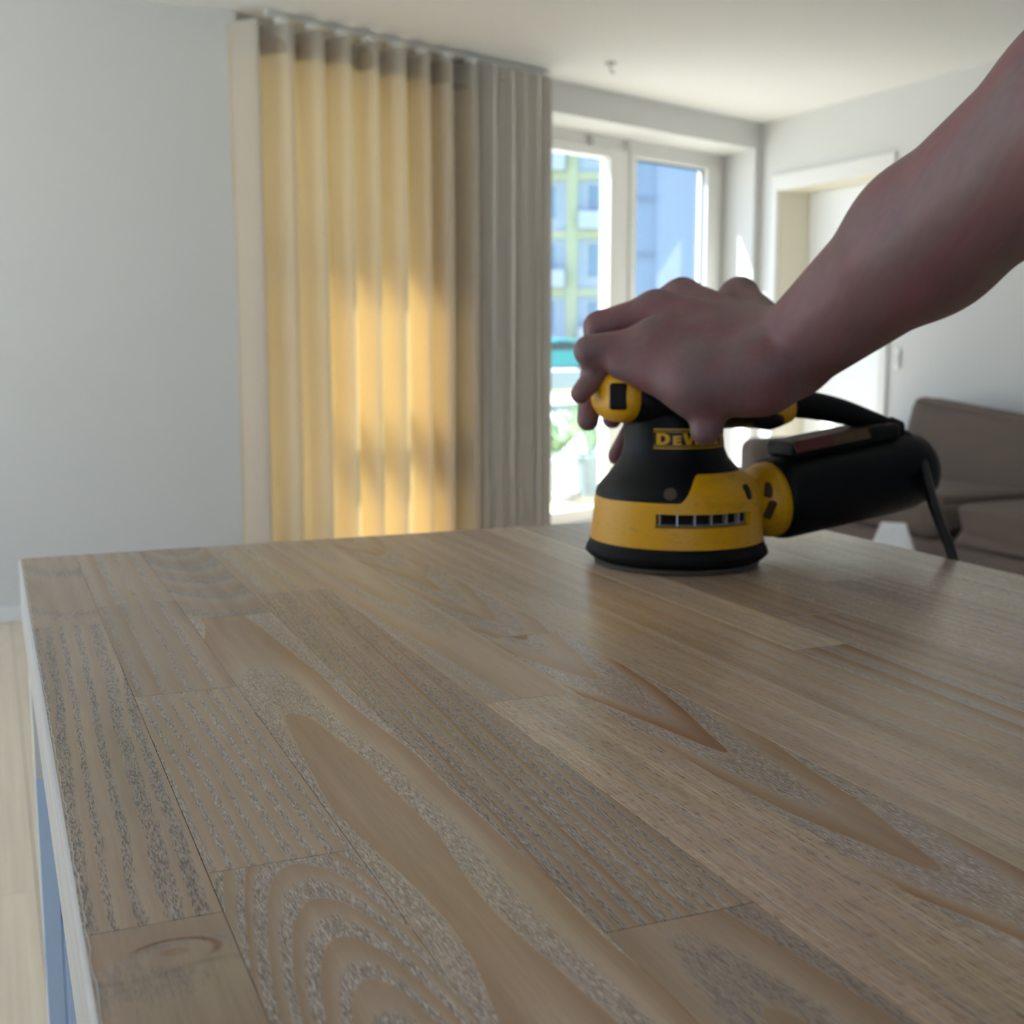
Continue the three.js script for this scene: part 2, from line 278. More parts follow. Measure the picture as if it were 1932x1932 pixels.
{
  const t = thing('ceiling_hook', 'small round pale hook plate on the ceiling near the window', 'ceiling hook', [2.789, CEIL, -5.439]);
  part('plate', new THREE.LatheGeometry([[0, -0.012], [0.02, -0.012], [0.03, -0.004], [0.031, 0]].map(([a, b]) => new THREE.Vector2(a, b)), 24), std('#cfcac2', 0.5), t);
  part('hook', tube([[0, -0.008, 0], [0, -0.035, 0], [0.012, -0.048, 0], [0.02, -0.035, 0]], 0.004, 16, 8), std('#b9b4ac', 0.4), t);
}
{
  const t = thing('light_switch', 'narrow white switch plate on the wall beside the white door', 'light switch', [4.42, 0.99, -5.285]);
  part('plate', rbox(0.012, 0.11, 0.045, 0.004, -0.006, 0, 0), std('#f2f3f0', 0.4), t);
  part('rocker', rbox(0.008, 0.06, 0.028, 0.002, -0.013, 0, 0), std('#e6e7e2', 0.4), t);
}

// ---------------------------------------------------------------- sofa and bag
function cushion(w, h, d, seed, puff = 0.14) { // pillow-like box with sag, w along x, h along y, d along z
  const g = new RoundedBoxGeometry(w, h, d, 14, Math.min(w, h, d) * 0.32), p = g.attributes.position;
  for (let i = 0; i < p.count; i++) {
    const x = p.getX(i) / w * 2, y = p.getY(i) / h * 2, z = p.getZ(i) / d * 2, k = 1 + puff * ((1 - x * x) * (1 - y * y) + (1 - z * z) * (1 - y * y) * 0.6 + (1 - x * x) * (1 - z * z) * 0.6) - puff * 0.5;
    const n = (noise(x * 4 + seed, z * 4 + y * 3) - 0.5) * 0.024 + (noise(y * 9 + seed, z * 3) - 0.5) * 0.012;
    p.setXYZ(i, p.getX(i) * k + n, p.getY(i) * k + n, p.getZ(i) * k + n);
  }
  g.computeVertexNormals(); return g;
}
{
  const s = thing('sofa', 'low grey brown fabric sofa against the white wall right of the door', 'sofa', [3.95, 0, -4.0]);
  part('base', rspan(-0.42, 0.44, 0.10, 0.28, -1.25, 1.45, 0.03), M.sofa, s);
  part('back_frame', rspan(0.26, 0.45, 0.20, 0.62, -1.25, 1.45, 0.05), M.sofa, s);
  for (const z of [-1.31, 1.51]) part('armrest', rspan(-0.44, 0.44, 0.10, 0.60, z - 0.09, z + 0.09, 0.06), M.sofa, s);
  for (const [z, k] of [[-0.58, 1], [0.76, 2]]) {
    const c = part('seat_cushion', cushion(0.72, 0.2, 1.3, k * 3.7), M.sofa, s); c.position.set(-0.08, 0.37, z);
  }
  for (const [z, k] of [[-0.24, 1], [1.0, 2]]) {
    const c = part('back_cushion', cushion(0.2, 0.46, 1.2, k * 5.3), M.sofa, s); c.position.set(0.20, 0.565, z); c.rotation.set(0.085, 0, -0.2);
  }
  const foot = new THREE.CylinderGeometry(0.02, 0.015, 0.1, 16);
  for (const x of [-0.36, 0.36]) for (const z of [-1.2, 1.4]) part('foot', foot, M.dark, s).position.set(x, 0.05, z);
}
{
  const b = thing('paper_bag', 'white tapered paper bag with a centre crease in front of the sofa', 'bag', [3.30, 0, -3.93], -0.70);
  const ring = (y, w, d) => ({ c: [0, y, 0], u: [w, 0, 0], v: [0, 0, d], e: 0.25 });
  part('bag_body', loft([ring(0.0, 0, 0), ring(0.002, 0.126, 0.07), ring(0.02, 0.13, 0.075), ring(0.25, 0.092, 0.05), ring(0.36, 0.052, 0.016), ring(0.375, 0.048, 0.008), ring(0.375, 0.0, 0.0)], 48), std('#fbfbfd', 0.7), b);
  part('crease', rbox(0.003, 0.33, 0.004, 0.001, 0, 0.19, 0.05), std('#dcdde0', 0.7), b).rotation.x = -0.09;
}

// ---------------------------------------------------------------- panelled base under the worktop
{
  const c = thing('table_base', 'pale blue panelled table base under the far left corner of the wooden worktop', 'table base', [0.0175, 0, -0.945]);
  for (const z of [0, 1.5]) {
    part('rail', span(0, 0.63, 0.798, 0.903, z - 0.018, z + 0.018), M.white, c);
    part('stile', span(0, 0.012, 0, 0.798, z - 0.018, z + 0.016), M.cabinet, c);
    part('upper_panel', rspan(0.012, 0.63, 0.694, 0.796, z - 0.016, z + 0.016, 0.003), M.cabinet, c);
    part('lower_panel', rspan(0.012, 0.63, 0.0, 0.684, z - 0.016, z + 0.016, 0.003), M.cabinet, c);
  }
  part('stretcher', span(0.28, 0.34, 0.80, 0.903, 0.018, 1.482), M.white, c);
}

// ---------------------------------------------------------------- worktop of ash staves, half sanded
const TOP = 0.95, XS = [0.0165, 0.055, 0.102, 0.151, 0.2, 0.246, 0.2895, 0.338, 0.387, 0.421, 0.468, 0.514, 0.56, 0.606, 0.655];
function grain(p) { // returns f(u, v, out) over a stave w x len metres
  const { w, len, z0, seed } = p;
  return (uu, vv, o) => {
    const u = uu * w, v = z0 + vv * len;
    let wob = (noise(u * 22 + seed * 7.1, v * 8 + seed * 3.3) - 0.5) * 2.3 * p.wob + (noise(u * 60 + seed, v * 24 + seed * 5) - 0.5) * 0.5 * p.wob;
    let r;
    let kn = 0; if (p.knot) { const du = (u - p.knot[0]) / p.knot[2], dv = (v - p.knot[1]) / (p.knot[2] * 0.9), q = du * du * 0.5 + dv * dv; kn = Math.exp(-q); wob += 0.010 * kn; }
    if (p.vee) r = p.m * Math.sqrt((u - p.u0) * (u - p.u0) + 0.00003) + p.sl * (v - p.v0) + wob;
    else if (p.cone) { const D = p.R + p.sl * (v - p.v0); r = Math.sqrt((u - p.u0) * (u - p.u0) * (p.sq ?? 1) + D * D) * (D < 0 ? 1 : 1) + wob; }
    else r = u + p.sl * v + wob + seed * 0.013;
    const ph = r / p.ring, id = Math.floor(ph), f = ph - id, hk = H(id, seed), hk2 = H(id + 57, seed);
    const fray = (noise(u * 1500, v * 260 + seed) - 0.5) * 0.16, e = p.early * (0.55 + 0.9 * hk), ef = f + fray;
    const early = smooth(0, 0.04, ef) * (1 - smooth(e - 0.05, e + 0.10, ef));
    const late = smooth(e, 1, f) * (0.4 + 0.6 * hk2);
    const fine = noise(u * 1500 + seed, v * 55) - 0.5, mid = noise(u * 220 + seed, v * 9 + 3) - 0.5, broad = noise(u * 28 + seed * 2, v * 6 + seed) - 0.5;
    let R = 181, G = 159, B = 140; // pale sanded ash
    const t = p.tone + 14 * mid + 18 * broad + 9 * fine; R += t; G += t; B += t * 0.95;
    const L = late * p.late; R -= 28 * L; G -= 42 * L; B -= 52 * L;
    if (early > 0.01) { // open pores: short dark checks and pale filler
      const n1 = noise(u * 4700 + seed * 3, v * 520), n2 = noise(u * 4300 - seed * 5, v * 440 + 40);
      const dk = smooth(0.46, 0.68, n1) * p.dark, lt = smooth(0.48, 0.68, n2) * p.pale;
      R += early * (-10 - 48 * dk + 36 * lt); G += early * (-7 - 42 * dk + 41 * lt); B += early * (-1 - 35 * dk + 46 * lt);
    }
    if (p.streak) { const n = noise(u * 4600 + seed, v * 210), q = smooth(0.72, 0.88, n) * p.streak; R -= 58 * q; G -= 54 * q; B -= 48 * q; const n3 = smooth(0.66, 0.9, noise(u * 2100 + 9, v * 40 + 9)) * p.streak; R += 20 * n3; G += 20 * n3; B += 20 * n3; }
    if (p.knot) { const c = smooth(0.40, 0.5, kn) * (1 - smooth(0.52, 0.66, kn)) * smooth(0.004, -0.003, v - p.knot[1] - (u - p.knot[0]) * 0.4) + 0.7 * smooth(0.9, 0.97, kn) * noise(u * 300, v * 300), vl = v - p.knot[1] - 0.010 - 0.0022 * Math.sin(u * 150), ln = 18 * Math.exp(-vl * vl / 2.0e-6) * (0.4 + noise(u * 200, 4)); R -= ln; G -= ln; B -= ln; R -= 34 * c; G -= 46 * c; B -= 50 * c; }
    const pk = noise(u * 40 + seed * 9, v * 14 + 5) - 0.5, yl = smooth(0.72, 0.9, noise(u * 34 + 3, v * 16 + seed * 2)); R += 3 * pk; G -= 1 * pk; B += 2 * pk - 5 * yl;
    o[0] = R; o[1] = G; o[2] = B;
  };
}
function stave(x0, x1, z0, z1) { // flat top with a hair-fine bevel all round, sides down through the slab
  const g = 0.0001, b = 0.00018, y = TOP, y2 = TOP - 0.044, pos = [], uv = [], idx = [];
  const rect = (e, yy) => [[x0 + e, yy, z0 + e], [x1 - e, yy, z0 + e], [x1 - e, yy, z1 - e], [x0 + e, yy, z1 - e]];
  const loops = [rect(g + b, y), rect(g, y - b), rect(g, y2)];
  loops.flat().forEach((p) => { pos.push(...p); uv.push((p[0] - x0) / (x1 - x0), (p[2] - z0) / (z1 - z0)); });
  idx.push(0, 2, 1, 0, 3, 2, 8, 9, 10, 8, 10, 11);
  for (let l = 0; l < 2; l++) for (let k = 0; k < 4; k++) { const a = l * 4 + k, c = l * 4 + (k + 1) % 4; idx.push(a, c, a + 4, c, c + 4, a + 4); }
  const q = new THREE.BufferGeometry(); q.setAttribute('position', new THREE.Float32BufferAttribute(pos, 3)); q.setAttribute('uv', new THREE.Float32BufferAttribute(uv, 2)); q.setIndex(idx);
  const n = q.toNonIndexed(); n.computeVertexNormals(); return n;
}
{
  const top = thing('worktop', 'large worktop of glued ash staves, sanded bare, with white edges', 'worktop');
  const BACK = -0.985, FRONT = 0.62;
  const P = { cone: false, sl: 0, wob: 0.0015, ring: 0.006, early: 0.35, tone: 0, late: 0.5, dark: 0.6, pale: 0.6, streak: 0, u0: 0.02, R: 0.02, v0: 0 };
  const cut = [ // per stave: [far z, near z, texture width, grain]
    [[BACK, -0.742, 64, { cone: true, R: 0.05, sl: 0.2, v0: -0.98, u0: 0.03, ring: 0.03, early: 0.12, tone: -14, late: 0.2, dark: 0.5, pale: 0 }], [-0.742, -0.346, 416, { ring: 0.0078, wob: 0.0040, early: 0.5, dark: 1.3, pale: 0.35, tone: -8, late: 0.3, sl: 0.012 }], [-0.346, FRONT, 320, { cone: true, R: 0.06, sl: 0.3, v0: -0.33, u0: 0.012, ring: 0.022, early: 0.1, tone: -14, late: 0.5, dark: 0.3, pale: 0, wob: 0.004, knot: [0.022, -0.327, 0.010] }]],
    [[BACK, -0.79, 64, { ring: 0.012, tone: -8, early: 0.2, late: 0.5 }], [-0.79, -0.579, 96, { ring: 0.011, tone: -12, early: 0.25, late: 0.5 }], [-0.579, -0.374, 448, { ring: 0.0062, wob: 0.0012, early: 0.34, dark: 0.75, pale: 0.8, tone: -4, late: 0.25, sl: -0.02 }], [-0.374, FRONT, 480, { cone: true, R: 0.027, sl: -0.16, v0: -0.372, u0: 0.027, ring: 0.0042, early: 0.45, dark: 0.8, pale: 0.95, tone: -6, late: 0.55, wob: 0.002 }]],
    [[BACK, -0.731, 80, { cone: true, R: 0.03, sl: 0.2, v0: -0.98, u0: 0.028, ring: 0.011, early: 0.3, dark: 0.6, pale: 0, tone: -16, late: 0.5 }], [-0.731, FRONT, 480, { cone: true, R: 0.03, sl: -0.045, v0: -0.74, u0: 0.016, ring: 0.0165, early: 0.30, dark: 0.7, pale: 0.75, tone: 4, late: 1.0, wob: 0.0042 }]],
    [[BACK, -0.788, 80, { ring: 0.02, tone: -6, early: 0.15, late: 0.3 }], [-0.788, -0.2915, 480, { ring: 0.0056, sl: 0.055, wob: 0.0014, early: 0.55, dark: 0.85, pale: 0.6, tone: -8, late: 0.75 }], [-0.2915, FRONT, 448, { cone: true, R: 0.03, sl: -0.1, v0: -0.3, u0: 0.02, ring: 0.011, early: 0.35, dark: 0.7, pale: 0.3, tone: -4, late: 0.7, wob: 0.003 }]],
    [[BACK, -0.508, 128, { cone: true, R: 0.03, sl: 0.05, v0: -0.6, u0: 0.03, ring: 0.012, early: 0.35, dark: 0.3, pale: 0.4, tone: 4, late: 0.3 }], [-0.508, FRONT, 448, { ring: 0.0105, wob: 0.0006, early: 0.15, dark: 0.4, pale: 0.2, tone: 8, late: 0.22, streak: 0.9 }]],
    [[BACK, -0.62, 128, { vee: true, m: 0.6, sl: 0.11, v0: -0.62, u0: 0.02, ring: 0.0120, early: 0.4, dark: 0.4, pale: 0.5, tone: -2, late: 0.7, wob: 0.005 }], [-0.62, FRONT, 448, { vee: true, m: 0.85, sl: 0.15, v0: -0.365, u0: 0.019, ring: 0.0165, early: 0.42, dark: 0.6, pale: 0.75, tone: 2, late: 1.25, wob: 0.0062 }]],
    [[BACK, FRONT, 320, { ring: 0.016, wob: 0.001, early: 0.12, dark: 0.3, pale: 0.2, tone: 4, late: 0.3, streak: 0.5 }]],
    [[BACK, FRONT, 320, { ring: 0.019, wob: 0.002, early: 0.15, dark: 0.3, pale: 0.2, tone: 2, late: 0.35, streak: 0.35 }]],
    [[BACK, -0.535, 96, { ring: 0.009, wob: 0.0006, early: 0.15, tone: 14, late: 0.15, streak: 0.4 }], [-0.535, FRONT, 160, { ring: 0.016, wob: 0.0025, sl: 0.02, early: 0.35, dark: 0.3, pale: 0.6, tone: -6, late: 1.35 }]],
    [[BACK, -0.6, 96, { ring: 0.014, tone: -4, early: 0.3, dark: 0.3, pale: 0.5, late: 0.5 }], [-0.6, FRONT, 128, { ring: 0.013, tone: -2, early: 0.3, pale: 0.5, late: 0.8 }]],
    [[BACK, -0.45, 96, { ring: 0.012, tone: 2, late: 0.4 }], [-0.45, FRONT, 64, { ring: 0.01, tone: 0, late: 0.4 }]],
    [[BACK, -0.68, 64, { ring: 0.01, tone: 8, late: 0.3 }], [-0.68, FRONT, 64, { ring: 0.011, tone: -4, late: 0.6 }]],
    [[BACK, -0.5, 64, { ring: 0.014, tone: 0, late: 0.4 }], [-0.5, FRONT, 64, { ring: 0.012, tone: 3, late: 0.4 }]],
    [[BACK, FRONT, 96, { ring: 0.012, tone: 2, late: 0.35 }]],
  ];
  let seed = 11;
  cut.forEach((col, i) => col.forEach(([z0, z1, tw, over]) => {
    seed += 3; const w = XS[i + 1] - XS[i], zv = Math.min(z1, -0.12), p = { ...P, ...over, w, len: zv - z0, z0, seed };
    const th = Math.min(2048, Math.round(tw * Math.min(5.3, (zv - z0) / w * 0.55) / 32) * 32 || 64);
    const map = texture(tw, th, grain(p)); map.repeat.set(1, (z1 - z0) / (zv - z0)); map.wrapT = THREE.MirroredRepeatWrapping;
    part('stave', stave(XS[i], XS[i + 1], z0, z1), std('#ffffff', 0.27, { map }), top);
  }));
  // painted edge: its top lip is chipped where the sander cut into it
  const n = 900, lip = grid(n, 4, (u, v) => {
    const z = BACK + (FRONT - BACK) * u, c = 0.0007 + 0.0013 * noise(z * 160, 3) ** 2 + 0.001 * noise(z * 900, 8) * smooth(0.35, 0.7, noise(z * 9, 1)), k = Math.round(v * 4);
    const x = XS[0];
    return [[x + 0.0003 + c * 0.6, TOP + 0.0001, z], [x, TOP - 0.0002, z], [x - 0.0010, TOP - c * 1.2, z], [x - 0.0014, TOP - 0.004, z], [x - 0.0014, TOP - 0.046, z]][k];
  });
  part('painted_edge', lip, std('#d9d8d8', 0.5, { side: THREE.DoubleSide, map: texture(32, 1024, (u, v, o) => { const g = 214 + 30 * (noise(u * 9, v * 300) - 0.5) + 24 * (noise(u * 30, v * 40) - 0.5); o[0] = o[1] = o[2] = g; }) }), top);
  part('underside', span(XS[0] - 0.001, 0.655, TOP - 0.047, TOP - 0.044, BACK, FRONT), std('#cfcac2', 0.7), top);
  part('far_edge', span(XS[0] - 0.001, 0.6555, TOP - 0.046, TOP - 0.0012, BACK - 0.0015, BACK), std('#d6d2cc', 0.6), top);
  part('right_edge', span(0.655, 0.6565, TOP - 0.046, TOP - 0.0012, BACK, FRONT), std('#d6d2cc', 0.6), top);
}

// ---------------------------------------------------------------- random orbit sander (local -x = front, +z = side towards the viewer)
{
  const s = thing('sander', 'yellow and black electric random orbit sander held down on the wooden worktop', 'sander', [0.463, TOP, -0.789]);
  const lathe = (pts, n = 72) => new THREE.LatheGeometry(pts.map(([a, b]) => new THREE.Vector2(a, b)), n);
  part('sanding_disc', lathe([[0, 0.0004], [0.0595, 0.0004], [0.0605, 0.0012], [0.0605, 0.0030], [0.059, 0.0036], [0, 0.0036]]), std('#5d574d', 0.9), s);
  part('backing_pad', lathe([[0, 0.0034], [0.0595, 0.0034], [0.0615, 0.005], [0.0615, 0.0095], [0.055, 0.011], [0, 0.011]]), M.rubber, s);
  part('dust_skirt', lathe([[0.0612, 0.0062], [0.0640, 0.0056], [0.0668, 0.0085], [0.0660, 0.012], [0.0640, 0.0150], [0.0636, 0.0180], [0.060, 0.0186], [0.058, 0.012], [0.0612, 0.0062]]), M.rubber, s);
  // yellow shroud: cut-out window, raised panel towards the dust port
  const rad = (y) => y < 0.05 ? 0.0634 - (y - 0.0165) / 0.0335 * 0.0034 : y < 0.0555 ? 0.0600 - (y - 0.05) * 0.18 : y < 0.06 ? 0.0590 - (y - 0.0555) * 0.75 : 0.0556 - (y - 0.06) * 0.98, deg = Math.PI / 180;
  const topY = (a) => { const d = Math.abs(a); return 0.0500 + 0.0190 * (1 - smooth(102, 119, d)); };
  const slot = [62, 134, 0.0330, 0.0425];
  const ring = (a0, a1, f0, f1, n, m, dr = 0) => grid(n, m, (u, v) => { const a = a0 + (a1 - a0) * u, y0 = f0(a), y1 = f1(a), y = y0 + (y1 - y0) * v, r = rad(y) + dr - (v > 0.97 && y1 > 0.049 ? 0.0006 : 0), t = a * deg; return [r * Math.cos(t), y, r * Math.sin(t)]; });
  const K = (k) => () => k;
  const sh = [ring(-180, 180, K(0.0172), K(slot[2]), 180, 8), ring(slot[1], 180, K(slot[2]), K(slot[3]), 30, 3), ring(-180, slot[0], K(slot[2]), K(slot[3]), 150, 3), ring(-180, 180, K(slot[3]), topY, 240, 12)];
  for (const a of [slot[0], slot[1]]) sh.push(grid(1, 1, (u, v) => { const y = slot[2] + (slot[3] - slot[2]) * v, r = rad(y) - 0.005 * u; return [r * Math.cos(a * deg), y, r * Math.sin(a * deg)]; }));
  for (const y of [slot[2], slot[3]]) sh.push(grid(40, 1, (u, v) => { const a = (slot[0] + (slot[1] - slot[0]) * u) * deg, r = rad(y) - 0.005 * v; return [r * Math.cos(a), y, r * Math.sin(a)]; }));
  sh.push(grid(240, 2, (u, v) => { const a = -180 + 360 * u, y = topY(a) - 0.0002 + 0.0004 * (v < 0.5 ? 1 : 0), r = rad(y) - 0.0006 - 0.006 * v; return [r * Math.cos(a * deg), topY(a) - 0.0004 * v, r * Math.sin(a * deg)]; }));
  M.yellow.side = THREE.DoubleSide;
  const shroud = part('shroud', mergeGeometries(sh), M.yellow, s);
  part('raised_panel', ring(68, 103, (a) => 0.0500 + 0.0022 * Math.abs((a - 85.5) / 17.5) ** 6, (a) => 0.0655 - 0.003 * Math.abs((a - 85.5) / 17.5) ** 6, 40, 10, 0.0010), M.yellow, shroud);
  part('fan_housing', lathe([[0.0535, 0.0172], [0.0535, 0.048], [0, 0.048]]), M.dark, s);
  const fan = part('fan', lathe([[0.050, 0.0335], [0.0572, 0.0335], [0.0572, 0.0347], [0.050, 0.0347]]), M.steel, s);
  const blade = box(0.004, 0.0085, 0.0012, 0.0562, 0.0385, 0);
  for (let k = 0; k < 30; k++) part('fan_blade', blade, M.steel, fan).rotation.y = k * Math.PI / 15;
  // motor housing, neck
  part('motor_housing', loft([[0.046, 0.0575, 0, 1], [0.0515, 0.0578, 0, 1], [0.0555, 0.0566, 0, 1], [0.0600, 0.0532, 0, 1], [0.0650, 0.0480, -0.001, 1], [0.0710, 0.0430, -0.002, 1], [0.0770, 0.0382, -0.003, 1], [0.0840, 0.0356, -0.0035, 1], [0.0930, 0.0350, -0.004, 1], [0.1000, 0.0352, -0.004, 1], [0.1080, 0.0370, -0.004, 0.92], [0.116, 0.036, -0.004, 0.85], [0.122, 0.001, -0.004, 1]].map(([y, r, x, e]) => ({ c: [x, y, 0], u: [r * 1.04, 0, 0], v: [0, 0, r * e] })), 96), M.black, s);
  const screwAt = (a, y, r) => { const g = new THREE.Group(); return [r * Math.cos(a * deg), y, r * Math.sin(a * deg), a]; };
  { const g = new THREE.CylinderGeometry(0.0045, 0.0045, 0.003, 24); g.rotateX(Math.PI / 2); const m = part('screw', g, std('#4d443b', 0.5, { metalness: 0.3 }), s); const [x, y, z, a] = screwAt(125, 0.0560, 0.0563); m.position.set(x, y, z); m.rotation.set(-0.5, (90 - a) * deg, 0, 'YXZ'); }
  { const g = new THREE.CylinderGeometry(0.0028, 0.0028, 0.002, 20); g.rotateX(Math.PI / 2); g.scale(1.1, 2.1, 1); const m = part('screw_hole', g, M.dark, shroud); m.position.set(0.0588 * Math.cos(64 * deg), 0.0560, 0.0588 * Math.sin(64 * deg)); m.rotation.set(-0.3, 26 * deg, 0.25, 'YXZ'); }
  // palm grip: black middle, yellow caps; axis falls slightly towards the rear
  const gy = (x) => 0.1205 - (x + 0.03) * 0.085, sec = (x, ry, rz) => ({ c: [x, gy(x), 0], u: [0, ry, 0], v: [0, 0, rz], e: 0.86 });
  part('palm_grip', loft([sec(-0.050, 0.0150, 0.022), sec(-0.0498, 0.0180, 0.0270), sec(-0.035, 0.0192, 0.0300), sec(-0.02, 0.0200, 0.031), sec(0.0, 0.0205, 0.032), sec(0.03, 0.0190, 0.030), sec(0.055, 0.0160, 0.025), sec(0.066, 0.013, 0.02), sec(0.0665, 0.0, 0.0)], 64), M.black, s);
  const fc = part('front_cap', loft([sec(-0.0465, 0.0150, 0.0240), sec(-0.0465, 0.0190, 0.0284), sec(-0.053, 0.0184, 0.0268), sec(-0.0585, 0.0166, 0.0235), sec(-0.0620, 0.0135, 0.0185), sec(-0.0640, 0.0090, 0.0120), sec(-0.0648, 0.004, 0.006), sec(-0.065, 0, 0)], 64), M.yellow, s);
  { const m = part('switch', rbox(0.0125, 0.0185, 0.006, 0.0022), M.black, fc); m.position.set(-0.0595, 0.1228, 0.0195); m.rotation.set(0, -0.80, 0); }
  part('rear_cap', loft([sec(0.058, 0.0100, 0.017), sec(0.058, 0.0168, 0.0255), sec(0.072, 0.0158, 0.0230), sec(0.086, 0.0135, 0.0185), sec(0.0935, 0.0105, 0.0135), sec(0.096, 0.007, 0.009), sec(0.0965, 0, 0)], 64), M.yellow, s);
  part('grip_pad', loft([[0.052, 0.004, 0.006], [0.056, 0.0075, 0.012], [0.068, 0.0085, 0.013], [0.076, 0.006, 0.010], [0.078, 0, 0]].map(([x, a, b]) => ({ c: [x, gy(x) - 0.0085, 0.013], u: [0, a, 0], v: [0, 0, b] })), 40), M.black, s);
  // cable sleeve and cord
  const path = new THREE.CatmullRomCurve3([[0.088, 0.1135, 0], [0.110, 0.1125, 0], [0.140, 0.1075, 0.0], [0.170, 0.0990, 0.001], [0.192, 0.0915, 0.003]].map((p) => new THREE.Vector3(...p)));
  const R = [0.0090, 0.0105, 0.0104, 0.0097, 0.0088, 0.0078, 0.0072], fr = path.computeFrenetFrames(28);
  part('cable_sleeve', loft(Array.from({ length: 29 }, (_, i) => { const t = i / 28, p = path.getPointAt(t), q = t * 6, r = R[Math.floor(q)] + ((R[Math.min(6, Math.floor(q) + 1)]) - R[Math.floor(q)]) * (q % 1), g = 0, N = fr.normals[i].clone().multiplyScalar(r - g), B = fr.binormals[i].clone().multiplyScalar(r - g); return { c: p.toArray(), u: N.toArray(), v: B.toArray() }; }), 32), M.rubber, s);
  part('sleeve_collar', (() => { const g = new THREE.CylinderGeometry(0.0085, 0.0085, 0.009, 28); g.rotateZ(Math.PI / 2 - 0.35); g.translate(0.192, 0.0918, 0.003); return g; })(), M.rubber, s);
  part('power_cord', tube([[0.188, 0.093, 0.002], [0.200, 0.0875, 0.008], [0.2050, 0.075, 0.019], [0.2010, 0.058, 0.032], [0.1975, 0.030, 0.050], [0.1975, 0.006, 0.066], [0.201, -0.03, 0.078], [0.206, -0.35, 0.10], [0.23, -0.80, 0.13], [0.33, -0.935, 0.2], [0.8, -0.944, 0.5], [1.4, -0.944, 1.2]], 0.0042, 160, 12), std('#0c1018', 0.45), s);
  // dust port and canister
  const ax = new THREE.Vector3(0.163, 0.021, 0).normalize(), upv = new THREE.Vector3(-ax.y, ax.x, 0), at = (d, ry, rz, e = 1, lift = 0) => ({ c: [0.072 + ax.x * d + upv.x * lift, 0.0405 + ax.y * d + upv.y * lift, 0], u: upv.clone().multiplyScalar(ry).toArray(), v: [0, 0, rz], e });
  const port = part('dust_port', loft([{ c: [0.040, 0.040, 0], u: [0, 0.020, 0], v: [0, 0, 0.030] }, { c: [0.055, 0.0395, 0], u: [0, 0.0195, 0], v: [0, 0, 0.027] }, at(-0.012, 0.0195, 0.0215), at(-0.004, 0.0220, 0.0235), at(-0.002, 0.0265, 0.0265), at(0.004, 0.0285, 0.0285), at(0.012, 0.0285, 0.0285), at(0.013, 0.025, 0.025)], 64), M.yellow, s);
  for (const [a, h] of [[0.55, 0.012], [-0.15, 0.014]]) { const g = rbox(0.006, h, 0.004, 0.0015); const m = part('port_recess', g, std('#4a3310', 0.8), port); m.position.set(0.0655, 0.0405 + 0.0215 * Math.sin(a), 0.0228 * Math.cos(a) + 0.0012); m.rotation.set(-a, 0, -0.35, 'XYZ'); }
  const can = part('dust_canister', loft([at(0.010, 0.024, 0.024), at(0.010, 0.0300, 0.0300, 0.85), at(0.016, 0.0312, 0.0310, 0.85), at(0.06, 0.0318, 0.0312, 0.82, 0.001), at(0.11, 0.0318, 0.0308, 0.82, 0.001), at(0.130, 0.0312, 0.0300, 0.84, 0.0012), at(0.145, 0.0285, 0.0275, 0.88, 0.001), at(0.1545, 0.0225, 0.022, 0.92), at(0.1600, 0.014, 0.0135), at(0.1620, 0.006, 0.006), at(0.1625, 0, 0)], 72), M.black, s);
  const ledge = part('canister_ridge', (() => { const g = rbox(0.100, 0.013, 0.040, 0.005); g.rotateZ(0.135); g.translate(0.138, 0.0850, 0); return g; })(), M.black, can);
  part('canister_sticker', (() => { const tx = texture(128, 32, (u, v, o) => { const line = Math.abs((v * 5) % 1 - 0.5) < 0.22 && noise(u * 60, Math.floor(v * 5)) > 0.35 ? 1 : 0, red = u < 0.5; o[0] = red ? 96 - 50 * line : 84 - 40 * line; o[1] = red ? 22 + 8 * line : 56 - 20 * line; o[2] = red ? 20 + 8 * line : 24; }); const g = box(0.075, 0.0005, 0.016, 0, 0.0072, 0.010); g.rotateX(0.0); g.rotateZ(0.135); g.translate(0.136, 0.0845, 0.0); const m = std('#ffffff', 0.5, { map: tx }); part('warning_label', (() => { const q = box(0.068, 0.009, 0.0006, 0, 0, 0); q.rotateX(-0.55); q.rotateZ(0.135); q.translate(0.122, 0.0868, 0.0198); return q; })(), m, ledge); return g; })(), std('#ffffff', 0.5, { map: texture(64, 16, (u, v, o) => { const red = u < 0.5; o[0] = red ? 70 : 60; o[1] = red ? 18 : 44; o[2] = red ? 18 : 24; }) }), can);
  { const g = new THREE.SphereGeometry(0.0035, 20, 12); g.scale(1.3, 0.7, 1); part('latch_pin', g, std('#b9b6ae', 0.35, { metalness: 0.5 }), can).position.set(0.183, 0.0905, 0.012); }
  // maker's name band round the neck
  const cv = document.createElement('canvas'); cv.width = 512; cv.height = 128; const c2 = cv.getContext('2d');
  c2.fillStyle = '#0d1013'; c2.fillRect(0, 0, 512, 128); c2.fillStyle = '#f0b400'; c2.fillRect(0, 4, 512, 7); c2.fillRect(0, 117, 512, 7); c2.fillRect(0, 20, 512, 4); c2.fillRect(0, 104, 512, 4);
  c2.textBaseline = 'alphabetic'; c2.font = 'bold 92px sans-serif';
  const word = [['D', 92], ['E', 72], ['W', 92], ['A', 72], ['L', 72], ['T', 72]]; let tot = 0; for (const [ch, f] of word) { c2.font = 'bold ' + f + 'px sans-serif'; tot += c2.measureText(ch).width + 4; }
